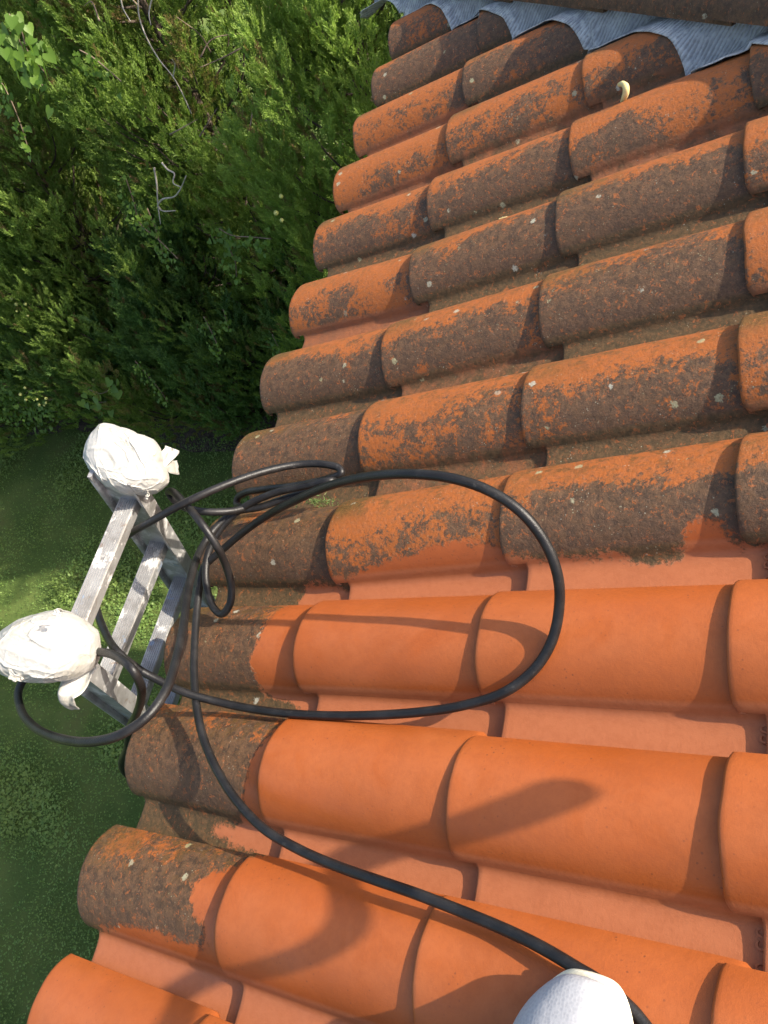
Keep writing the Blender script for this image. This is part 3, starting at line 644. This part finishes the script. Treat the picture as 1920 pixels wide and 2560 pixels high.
# ---------------------------------------------------------------- hose: one long line, photo point + height over the roof
hose_px = [(1420,2262,.052),(1385,2205,.052),(1340,2158,.056),(1290,2118,.064),(1250,2094,.068),(1180,2052,.066),(1100,2012,.062),(1000,1970,.064),(900,1931,.070),(810,1900,.066),(720,1868,.060),(640,1832,.062),(570,1790,.070),(510,1728,.076),(466,1658,.080),(438,1590,.084),(424,1520,.086),(419,1450,.084),(421,1380,.082),(426,1310,.084),(433,1255,.090),(441,1224,.096),
 (452,1212,.104),(480,1188,.108),(520,1154,.120),(570,1118,.140),(640,1080,.185),(715,1048,.230),(800,1029,.262),(890,1024,.272),(980,1034,.260),(1060,1062,.236),(1125,1106,.208),(1175,1168,.170),(1204,1240,.130),(1208,1310,.092),(1192,1385,.064),(1155,1445,.050),(1092,1494,.046),(1000,1524,.038),(900,1539,.034),(760,1546,.030),(620,1541,.034),(500,1523,.052),(400,1496,.105),(340,1468,.14),(300,1446,.17),(258,1412,.21),(228,1368,.20),(208,1310,.19),(205,1262,.20),(220,1215,.21),(262,1168,.225),(320,1130,.25),(400,1086,.255),(490,1046,.22),(580,1016,.165),(650,1003,.125),(700,1003,.105),(733,1012,.092),
 (737,1022,.088),(705,1035,.086),(640,1049,.088),(570,1057,.088),(530,1064,.082),(513,1076,.072),(511,1088,.066),(522,1096,.075),(540,1094,.105),(500,1104,.14),(440,1105,.18),(400,1096,.20),(376,1080,.215),(364,1064,.225),(372,1062,.235),(398,1086,.24),(436,1132,.225),(466,1176,.19),(488,1222,.14),(500,1270,.10),(496,1306,.082),(480,1326,.074),(462,1314,.078),(449,1280,.088),(444,1240,.10),(450,1195,.112),(474,1146,.12),(520,1100,.122),(590,1066,.115),(660,1050,.105),(715,1038,.098),
 (722,1044,.072),(680,1058,.080),(620,1076,.090),(560,1096,.105),(510,1106,.12),(470,1136,.13),(440,1176,.14),(418,1228,.17),(404,1290,.20),(395,1360,.23),(380,1428,.26),(356,1496,.285),(318,1548,.30),(262,1586,.31),(200,1602,.31),(135,1597,.30),(76,1572,.285),(44,1530,.27),(42,1485,.26),(70,1445,.25),(130,1418,.25),(205,1408,.265),(252,1418,.28),(286,1446,.28),(303,1478,.25),(305,1508,.20),(296,1540,.13),(280,1572,.04),(275,1610,-.06),(280,1680,-.3)]
HP_ = [r2w(onroof(x, y, w)) for x, y, w in hose_px]
last = HP_[-1]
HP_ += [np.array((last[0]+0.03, last[1]-0.05, -1.4)), np.array((last[0]-0.1, last[1]-0.2, -2.6)), np.array((last[0]-0.35, last[1]-0.5, GZ+0.03)), np.array((last[0]-0.6, last[1]-1.3, GZ+0.012)), np.array((last[0]-0.3, last[1]-2.6, GZ+0.012))]
first = HP_[0]
HP_ = [first+np.array((0.35, -0.75, 0.125)), first+np.array((0.14, -0.38, 0.05)), first+np.array((0.05, -0.17, 0.012))]+HP_
hm = MB(); hm.tube(spline(HP_, 7), 0.0075, 14)
ho = hm.build("hose", M_HOSE, origin=HP_[20]); tag(ho, "black rubber pressure-washer hose looped over the tiles and coiled on the ladder", "hose")

# ---------------------------------------------------------------- the photographer's foot
toe = onroof(1272, 2106, 0.085); heel_dir = np.array((-0.02, -1.0, 0)); heel_dir /= np.linalg.norm(heel_dir); sdv = np.array((1.0, -0.02, 0))
person = empty("person", r2w(toe+heel_dir*0.20)); tag(person, "person's foot in a white mesh sneaker on clean tiles, toe against the hose", "person")
PO = np.array(person.location)
def loft(secs, seg=28, cap=True):
    V = []; F = []
    for c, pts in secs: V += [c+p for p in pts]
    n = len(secs)
    for a in range(n-1):
        for b in range(seg): F.append((a*seg+b, a*seg+(b+1)%seg, (a+1)*seg+(b+1)%seg, (a+1)*seg+b))
    if cap: F += [tuple(range(seg))[::-1], tuple((n-1)*seg+b for b in range(seg))]
    return V, F
def shoe_sec(d, wl, wr, h, z0, sq=2.3, seg=28):                              # d back from the toe; widths to each side; height
    pts = []
    for b in range(seg):
        a = 2*math.pi*b/seg; ca, sa = math.cos(a), math.sin(a)
        x = (wr if ca > 0 else wl)*math.copysign(abs(ca)**(2/sq), ca); z = (h if sa > 0 else 0.006)*math.copysign(abs(sa)**(2/sq), sa)
        pts.append(r2w(sdv*x+np.array((0, 0, z))))
    return r2w(toe+heel_dir*d+np.array((0, 0, z0-toe[2])))-PO, pts
zs = 0.082
secs = [shoe_sec(*q) for q in [(0.002, .020, .016, .016, zs+.004), (0.010, .036, .028, .028, zs), (0.024, .052, .036, .036, zs-.002), (0.045, .069, .042, .046, zs-.003), (0.075, .082, .048, .056, zs-.004), (0.11, .084, .048, .066, zs-.004), (0.15, .062, .043, .082, zs-.003), (0.19, .054, .040, .098, zs), (0.23, .050, .038, .104, zs+.004), (0.265, .045, .036, .100, zs+.006), (0.29, .036, .030, .085, zs+.008), (0.30, .020, .018, .06, zs+.012)]]
V_, F_ = loft(secs); m_ = MB(); m_.add(V_, F_); shoe = m_.build("shoe", M_KNIT, person)
sub = shoe.modifiers.new("s", 'SUBSURF'); sub.levels = 2; sub.render_levels = 2
secs = [shoe_sec(d, wl+.004, wr+.007, .012, z-.012) for d, wl, wr, h, z in [(-0.004, .018, .014, 0, zs+.004), (0.004, .034, .027, 0, zs), (0.022, .053, .037, 0, zs-.002), (0.045, .066, .044, 0, zs-.003), (0.075, .084, .050, 0, zs-.004), (0.11, .086, .050, 0, zs-.004), (0.19, .056, .042, 0, zs), (0.265, .046, .037, 0, zs+.004), (0.305, .022, .020, 0, zs+.008)]]
V_, F_ = loft(secs); m_ = MB(); m_.add(V_, F_); so_ = m_.build("sole", M_CREAM, shoe); sub = so_.modifiers.new("s", 'SUBSURF'); sub.levels = 1; sub.render_levels = 2
ank = r2w(toe+heel_dir*0.235+np.array((-0.005, 0, 0.07)))-PO
m_ = MB(); m_.tube([ank, ank+np.array((0, -0.005, 0.10)), ank+np.array((0.0, -0.03, 0.22)), ank+np.array((0.0, -0.06, 0.36))], [0.036, 0.037, 0.050, 0.056], 20); m_.build("body", M_SKIN, person)
m_ = MB(); m_.tube([ank+np.array((0, -0.005, 0.075)), ank+np.array((0.0, -0.03, 0.20)), ank+np.array((0.0, -0.06, 0.38)), ank+np.array((0.01, -0.09, 0.44))], [0.068, 0.070, 0.078, 0.074], 20); m_.build("trouser_leg", M_TROUSER, person)

# ---------------------------------------------------------------- unseen spray lance, inferred from its shadow and added to cast it
def up_sun(x, y, t, w=0.045): return r2w(onroof(x, y, w))+np.array(SUN)*t
tl = 1.25
LB = [up_sun(x, y, tl) for x, y in [(1175,1722),(1080,1760),(990,1795),(900,1828),(840,1858)]]
lance = empty("spray_lance", LB[0]); tag(lance, "black pressure-washer lance added unseen up-slope to cast the curved shadow", "spray lance")
m_ = MB(); m_.tube(spline(LB, 5)-LB[0], 0.021, 14); m_.build("barrel", M_RUBBER, lance)
LC = [up_sun(x, y, tl) for x, y in [(850,1852),(800,1875),(765,1910),(748,1955),(720,2005),(665,2050),(590,2090),(500,2135),(420,2190),(330,2270)]]
m_ = MB(); m_.tube(spline(LC, 6)-LB[0], 0.015, 12); m_.build("supply_hose", M_HOSE, lance)

# ---------------------------------------------------------------- straw and lichen crumbs on the tiles
m_ = MB(); P = [r2w(onroof(x, y, w)) for x, y, w in [(1337,183,.062),(1345,181,.070),(1352,188,.070),(1352,200,.060),(1348,212,.048),(1344,220,.040)]]
m_.tube(spline(P, 5), [0.004+0.003*math.sin(k/25*3.1) for k in range(26)], 8); tag(m_.build("straw", M_STRAW, origin=P[0]), "curled yellow straw lying on a grimy tile below the lead flashing", "straw")

for pts, lab in ((((1318,566),(1330,563),(1345,565),(1354,560)), "pale dried sprig lying on a pan tile at mid right of the old tiles"), (((1078,474),(1088,471),(1096,470)), "tiny pale chip of straw on the old tiles, upper middle")):
    P = [r2w(onroof(x, y, 0.030)) for x, y in pts]; m_ = MB(); m_.tube(spline(P, 5), 0.0022, 6)
    tag(m_.build("straw", M_STRAW, origin=P[0]), lab, "straw")
tp = r2w(onroof(690, 1084, 0.022)); V = []; F = []
for k in range(170):                                            # tuft of moss and needles caught in a joint
    c = rng.normal(size=3)*np.array((0.024, 0.006, 0.004)); d = rng.normal(size=3)+np.array((0, 0, 0.8)); d /= np.linalg.norm(d); e = np.cross(d, rng.normal(size=3)); e /= np.linalg.norm(e); o = len(V)
    V += [c-e*0.0012, c+e*0.0012, c+d*rng.uniform(0.006, 0.014)]; F.append((o, o+1, o+2))
me = mesh_np("moss_tuft", V, F, False, {"tint": rng.uniform(0, 0.5, len(V)), "dead": rng.uniform(0, 0.5, len(V))})
mt = link("moss_tuft", me, M_CYP2); mt.location = tp; tag(mt, "small green moss tuft caught in a tile joint under the bundled hose", "moss")

# ---------------------------------------------------------------- conifers
def spray_template(r):
    """a cypress plume: thin tapered leaves along a branching axis; unit length along +x"""
    T = []; tips = []
    def leaf(p, d, L, w):
        d = d/np.linalg.norm(d); s = np.cross(d, r.normal(size=3)); s /= np.linalg.norm(s)+1e-9
        T.append([p-s*w*0.5, p+s*w*0.5, p+d*L*0.55+s*w*0.55, p+d*L]); tips.append(p[0])
    ax = np.array((1.0, 0, 0)); n = 9
    for k in range(n):
        f = k/(n-1); p = np.array((f*0.85, 0.05*math.sin(f*3), 0.04*math.sin(f*2))); Lb = 0.38*(1-0.55*f)
        for sgn in (-1, 1):
            tw = r.normal()*0.7
            d = np.array((0.95, sgn*0.48*math.cos(tw), sgn*0.48*math.sin(tw)))+r.normal(size=3)*0.12
            d /= np.linalg.norm(d); leaf(p, d, Lb*0.75, 0.046)
            for q in (0.35, 0.65, 0.95):
                d2 = d+np.array((0.5, 0, 0))+r.normal(size=3)*0.5; leaf(p+d*Lb*q*0.75, d2, Lb*0.40, 0.048)
    leaf(np.array((0.8, 0, 0)), ax, 0.28, 0.05)
    T = np.array(T); return T, np.array(tips)
TEMPL = [spray_template(rng) for _ in range(7)]
def frames(D):
    D = D/np.linalg.norm(D, axis=1)[:,None]; R0 = rng.normal(size=D.shape); S = np.cross(D, R0); S /= np.linalg.norm(S, axis=1)[:,None]; return D, S, np.cross(D, S)
def sprays(P, D, L, tint, dead):
    """place sprays; returns verts, tint, dead"""
    Vs = []; Ts = []; Ds = []; idx = rng.integers(0, len(TEMPL), len(P)); D, S, B = frames(D)
    for k, (T, tp) in enumerate(TEMPL):
        m = idx == k
        if not m.any(): continue
        t = T.reshape(-1, 3)
        V = P[m][:,None,:]+L[m][:,None,None]*(t[None,:,0:1]*D[m][:,None,:]+t[None,:,1:2]*S[m][:,None,:]+t[None,:,2:3]*B[m][:,None,:])
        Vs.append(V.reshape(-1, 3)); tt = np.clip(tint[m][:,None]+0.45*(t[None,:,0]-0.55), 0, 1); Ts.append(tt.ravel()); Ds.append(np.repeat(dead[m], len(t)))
    return np.concatenate(Vs), np.concatenate(Ts), np.concatenate(Ds)
def conifer(x, y, h, rad, lean, label, mat, nb, nper, ncone, bright=0.0, hole=None, L0=0.10, taper=0.95):
    root = empty("conifer", (x, y, GZ)); tag(root, label, "tree", "conifers growing beside the lawn")
    base = np.array((x, y, GZ)); m_ = MB()
    tr = spline([(0,0,0), (lean[0]*0.3, lean[1]*0.3, h*0.3), (lean[0]*0.7, lean[1]*0.7, h*0.65), (lean[0], lean[1], h)], 6)
    m_.tube(tr, np.linspace(0.065, 0.010, len(tr)), 10)
    P = []; D = []; L = []; TI = []; DE = []; br = []
    for b in range(nb):
        z = h*(0.01+0.97*(b+rng.random())/nb); f = z/h
        if z > 4.0 and rng.random() < 0.4: continue
        az = rng.uniform(-math.pi, math.pi)
        if rng.random() < 0.55: az = -math.pi/2+rng.normal()*0.9                 # more boughs towards the light lawn side
        R_ = rad*(1.02-taper*max(0, f-0.20))*rng.uniform(0.75, 1.15)
        o = np.array((lean[0]*f, lean[1]*f, max(0.03, z-0.35*R_)))
        hz = np.array((math.cos(az), math.sin(az), 0)); up = rng.uniform(1.0, 2.2)
        end = o+hz*R_+np.array((0, 0, up*R_*0.9))
        mid = o+hz*R_*0.62+np.array((0, 0, up*R_*0.25))
        cv = spline([o, mid, end], 6); br.append(cv)
        if hole is not None and np.linalg.norm((base+end-hole[:3])*np.array((1, 0.6, 1))) < hole[3]: continue
        n = int(1.15*nper*rng.uniform(0.7, 1.3)*(0.6+0.4*R_/rad)); tt = rng.beta(2.2, 1.5, n)
        if z > 4.0: n = n//2; tt = tt[:n]
        ii = np.clip((tt*(len(cv)-1)).astype(int), 0, len(cv)-2); ctr = cv[ii]; tan = cv[ii+1]-cv[ii]; tan /= np.linalg.norm(tan, axis=1)[:,None]
        rd = rng.normal(size=(n, 3)); rd -= tan*np.sum(rd*tan, 1)[:,None]; rd /= np.linalg.norm(rd, axis=1)[:,None]
        pr = 0.235*R_*np.sqrt(rng.random(n))*np.sin(np.pi*np.clip(tt*0.95+0.08, 0, 1))**0.6
        P.append(ctr+rd*pr[:,None]); D.append(tan*0.6+rd*0.50+np.array((0, 0, 0.75))+rng.normal(size=(n, 3))*0.22)
        L.append(rng.uniform(0.75, 1.35, n)*L0); bt = np.clip(rng.normal(0.44+bright, 0.19), 0.05, 0.85)
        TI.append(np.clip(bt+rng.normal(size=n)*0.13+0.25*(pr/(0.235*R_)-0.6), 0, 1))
        dd = (rng.random(n) < 0.03)*1.0
        if rng.random() < 0.06: dd = np.maximum(dd, (rng.random(n) < 0.55)*0.8)
        DE.append(np.maximum(dd, np.clip(0.55-tt*1.5, 0, 0.6)))
    P, D, L, TI, DE = (np.concatenate(q) for q in (P, D, L, TI, DE)); keep = np.ones(len(P), bool); ha = np.array((0.0, 0.86, -0.5))
    for hc, hr in HOLLOWS:
        w = P+base-hc; a_ = w@ha; r_ = np.linalg.norm(w-a_[:,None]*ha, axis=1); keep &= ~((r_ < hr*(0.75+0.5*rng.random(len(P)))) & (a_ < 0.75))
    P, D, L, TI, DE = P[keep], D[keep], L[keep], TI[keep], DE[keep]
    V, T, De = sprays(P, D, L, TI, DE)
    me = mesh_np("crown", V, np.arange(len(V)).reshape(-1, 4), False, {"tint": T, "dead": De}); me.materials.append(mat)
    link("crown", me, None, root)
    for cv in br: m_.tube(cv[:int(len(cv)*0.72)], np.linspace(0.012, 0.004, int(len(cv)*0.72)), 5, caps=False)
    m_.build("trunk", M_BARK, root)
    if ncone:
        AP = P; front = np.where((AP[:,1] < np.quantile(AP[:,1], 0.07)) & (AP[:,2] < 4.4))[0]
        seeds = AP[rng.choice(front, max(2, ncone//5))]
        for k in range(ncone):
            s_ = seeds[rng.integers(len(seeds))]+rng.normal(size=3)*np.array((0.07, 0.03, 0.07))+np.array((0, -0.08, 0.05))
            o = link("cone", CONE, None, root); o.location = s_; o.rotation_euler = rng.uniform(0, 6, 3); sc = rng.uniform(0.75, 1.15); o.scale = (sc, sc, sc)
    return root
def cone_mesh():
    bm = bmesh.new(); bmesh.ops.create_icosphere(bm, subdivisions=3, radius=0.0135)
    pts = [Vector((math.cos(a)*math.sqrt(1-z*z), math.sin(a)*math.sqrt(1-z*z), z)) for a, z in [(k*2.4, 1-2*(k+0.5)/12) for k in range(12)]]
    for v in bm.verts:
        n = v.co.normalized(); ds = sorted((n-p).length for p in pts); v.co *= 1+0.10*min(1, (ds[1]-ds[0])*2.2)-0.05
    me = bpy.data.meshes.new("cone"); bm.to_mesh(me); bm.free(); me.polygons.foreach_set("use_smooth", np.full(len(me.polygons), True)); me.materials.append(M_CONE); return me
CONE = cone_mesh()
HOLLOWS = [(onY(x, y, Y), r) for x, y, Y, r in ((500,120,4.0,.34),(445,215,4.0,.20),(445,300,4.0,.16),(330,245,3.9,.17),(560,640,3.9,.17),(405,640,3.9,.18),(640,620,3.9,.16),(250,330,3.9,.12),(380,560,3.9,.14),(120,560,3.9,.13))]
HOLE = onY(480, 130, 4.05); HL4 = (HOLE[0], HOLE[1], HOLE[2], 0.50)
CON = "conifers growing beside the lawn"
YL = 3.72
conifer(-8.6, 4.7, 5.0, 1.25, (0.0, 0.1), "dark conifer behind the others at the photo's far left edge", M_CYP2, 60, 70, 0, 0, None, 0.15)
conifer(-6.9, 4.50, 5.2, 1.25, (-0.2, 0.0), "conifer at the left edge, rich in yellow-green cones and mantled with big-leaved vine", M_CYP, 120, 125, 36, 0.06, None, 0.12)
conifer(-5.4, 4.55, 5.3, 1.20, (-0.3, 0.0), "conifer left of the bleached dead branch, many small cones on its drooping boughs", M_CYP, 120, 125, 34, 0.08, None, 0.12)
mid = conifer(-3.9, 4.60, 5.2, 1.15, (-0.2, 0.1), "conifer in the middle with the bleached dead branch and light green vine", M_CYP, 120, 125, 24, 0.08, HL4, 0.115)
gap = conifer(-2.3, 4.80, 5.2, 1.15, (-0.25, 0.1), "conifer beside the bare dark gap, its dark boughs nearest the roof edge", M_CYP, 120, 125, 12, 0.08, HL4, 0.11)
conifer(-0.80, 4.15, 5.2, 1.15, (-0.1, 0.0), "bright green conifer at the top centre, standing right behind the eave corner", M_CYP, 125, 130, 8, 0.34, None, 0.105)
for k, x in enumerate((-7.7, -6.0, -4.4, -2.9, -1.5, -0.2)):
    conifer(x, 6.5, 5.6, 1.35, (0, 0), "dark conifer of the back row, %s from the left, seen only through gaps" % ORD[k], M_CYP2, 55, 50, 0, -0.05, None, 0.24)
conifer(-4.6, 4.55, 2.5, 0.95, (0.0, -0.1), "low blue-green conifer at the lawn edge, left of centre", M_CYP2, 60, 115, 0, 0.0, None, 0.13)
conifer(-6.2, 4.55, 2.3, 0.95, (0.0, -0.1), "low blue-green young conifer at the lawn edge, far left", M_CYP2, 60, 115, 0, 0.0, None, 0.13)
conifer(-3.1, 4.50, 2.4, 0.95, (0.0, -0.1), "low blue-green young conifer at the lawn edge, behind the upper white bag", M_CYP2, 60, 115, 0, -0.03, None, 0.13)
conifer(-1.7, 4.50, 2.4, 0.95, (0.0, -0.1), "low blue-green young conifer hidden behind the roof edge", M_CYP2, 50, 80, 0, -0.03, None, 0.15)
conifer(1.6, 5.08, 4.75, 1.45, (0.0, 0.0), "bushy conifer outside the photo behind the hip, shading the lawn under the trees", M_CYP2, 130, 110, 0, 0.0, None, 0.24, 0.25)  # unseen; added and shaped to shade the lawn but not the hedge
# bleached dead branches on the middle tree, brown twigs in the gap
def part_tubes(name, parent, lines, r0, r1, mat):
    m_ = MB()
    for L_ in lines:
        P = spline([p-np.array(parent.location) for p in L_], 6); m_.tube(P, np.linspace(r0, r1, len(P)), 6)
    return m_.build(name, mat, parent)
def yl(pts, Y): return [onY(x, y, Y-0.04*k) for k, (x, y) in enumerate(pts)]
part_tubes("dead_branch", mid, [yl([(333,362),(339,400),(341,440),(347,484)], 3.70), yl([(341,442),(352,430),(376,425),(390,408),(402,380)], 3.62), yl([(350,352),(362,366),(377,376),(374,394),(392,405)], 3.75), yl([(341,445),(350,455),(380,455)], 3.66)], 0.0065, 0.003, M_TWIG)
part_tubes("dead_branch", gap, [yl([(298,-20),(301,36),(318,84),(345,130),(374,166),(394,202),(414,246)], 3.85), yl([(258,-20),(266,18),(282,46)], 3.85), yl([(330,-10),(322,30),(326,54)], 3.8), yl([(374,166),(378,140),(372,128)], 3.7)], 0.0045, 0.002, M_TWIG)
tw = []
for k in range(14):
    a = np.array(HOLE)+rng.normal(size=3)*np.array((0.30, 0.25, 0.32)); d = rng.normal(size=3); d[2] = abs(d[2])*0.6; d /= np.linalg.norm(d)
    tw.append([a, a+d*0.12+rng.normal(size=3)*0.02, a+d*0.28+rng.normal(size=3)*0.05])
for L_ in tw: part_tubes("bare_twig", gap, [L_], 0.005, 0.0018, M_BROWNTWIG)
# climbing vines
def leaf_cloud(P, size, heart=True):
    V = []; F = []; T = []
    for p in P:
        s_ = size*rng.uniform(0.65, 1.25); n = np.array((rng.normal()*0.5, -0.8+rng.normal()*0.3, 0.75+rng.normal()*0.3)); n /= np.linalg.norm(n)
        d = np.array((rng.normal()*0.6, -0.2, -1.0)); d -= n*(d@n); d /= np.linalg.norm(d); e = np.cross(n, d); o = len(V); t = rng.uniform(0.15, 1.0)
        pts = [(0.10, 0, 0), (-0.10, 0.28, .05), (0.08, 0.50, .10), (0.45, 0.42, .06), (1.0, 0, -.08), (0.45, -0.42, .06), (0.08, -0.50, .10), (-0.10, -0.28, .05)]
        for (a, b, c) in pts: V.append(p+s_*(a*d+b*e+c*n)); T.append(t)
        F += [(o, o+1, o+2, o+3), (o, o+3, o+4), (o, o+4, o+5), (o, o+5, o+6, o+7)]
    return V, F, T
def vine(name, label, cat, strands, size, per, jit, mat, Y=YL, group="vines trailing over the conifers"):
    pts = [yl(st, Y) for st in strands]; o0 = pts[0][0]; root = empty(name, o0); tag(root, label, cat, group)
    m_ = MB(); P = []
    for L_ in pts:
        c = spline(L_, 8); m_.tube(c-o0, 0.0035, 5)
        ln = np.linalg.norm(np.diff(c, axis=0), axis=1).sum(); n = int(ln*per)
        for k in range(n):
            f = rng.random()*(len(c)-1); i = int(f); P.append(c[i]+(c[min(i+1, len(c)-1)]-c[i])*(f-i)-o0+rng.normal(size=3)*jit+np.array((0, -0.03, 0)))
    m_.build("stem", M_BROWNTWIG, root)
    V, F, T = leaf_cloud(P, size); me = mesh_np("foliage", V, F, True, {"tint": T, "dead": np.zeros(len(V))}); link("foliage", me, M_VINE, root)
vine("vine", "broad-leaved vine with the largest leaves, at the photo's upper left corner", "vine", [[(20,30),(45,95),(65,140),(92,185)], [(45,60),(60,110),(100,160)]], 0.060, 110, 0.055, M_VINE, 3.62)
vine("vine", "thin yellow-green vine strand running down along the left edge", "vine", [[(-5,165),(18,205),(42,262),(64,332)]], 0.034, 120, 0.024, M_VINE, 3.62)
vine("vine", "short yellow-green vine beside the upper left large leaves, around cones", "vine", [[(172,108),(203,126),(232,150),(262,176)]], 0.030, 110, 0.032, M_VINE)
vine("vine", "small-leaved vine hanging below and left of the bleached branch", "vine", [[(272,385),(290,440),(302,482),(345,520),(385,560)], [(318,450),(338,500),(352,548)]], 0.026, 120, 0.030, M_VINE, 3.68)
vine("vine", "bright vine sprig sticking out to the right below the bleached branch", "vine", [[(470,492),(500,508),(545,512),(586,516)], [(478,500),(494,535),(508,565),(511,598)]], 0.030, 150, 0.026, M_VINE, 3.62)
vine("vine", "sparse yellow-green vine among dark boughs near the roof edge, mid height", "vine", [[(440,684),(456,715),(468,742),(476,768)], [(482,668),(494,708)]], 0.026, 120, 0.026, M_VINE, 3.64)
vine("vine", "bright narrow vine strand hanging low, just above the upper white bag", "vine", [[(292,780),(320,812),(345,842),(362,868)]], 0.024, 170, 0.018, M_VINE, 3.5)
vine("vine", "short bright vine tip touching the roof edge beside the seventh eave tile", "vine", [[(588,722),(600,748),(611,778)]], 0.024, 140, 0.020, M_VINE, 3.55)
vine("shrub", "heart-leaved shoot low in the conifers, left of the bright hanging strand", "shrub", [[(185,838),(215,850),(250,832)], [(200,870),(230,868)]], 0.070, 26, 0.05, M_VINE, 3.5, None)
vine("shrub", "yellow-green leafy shrub at the lawn edge by the left margin", "shrub", [[(-10,905),(5,860),(20,820)], [(20,905),(40,870),(60,845)], [(70,905),(85,875),(120,860)], [(10,880),(60,880),(125,890)], [(-10,840),(40,835),(90,845)]], 0.040, 120, 0.085, M_VINE, 3.75, None)
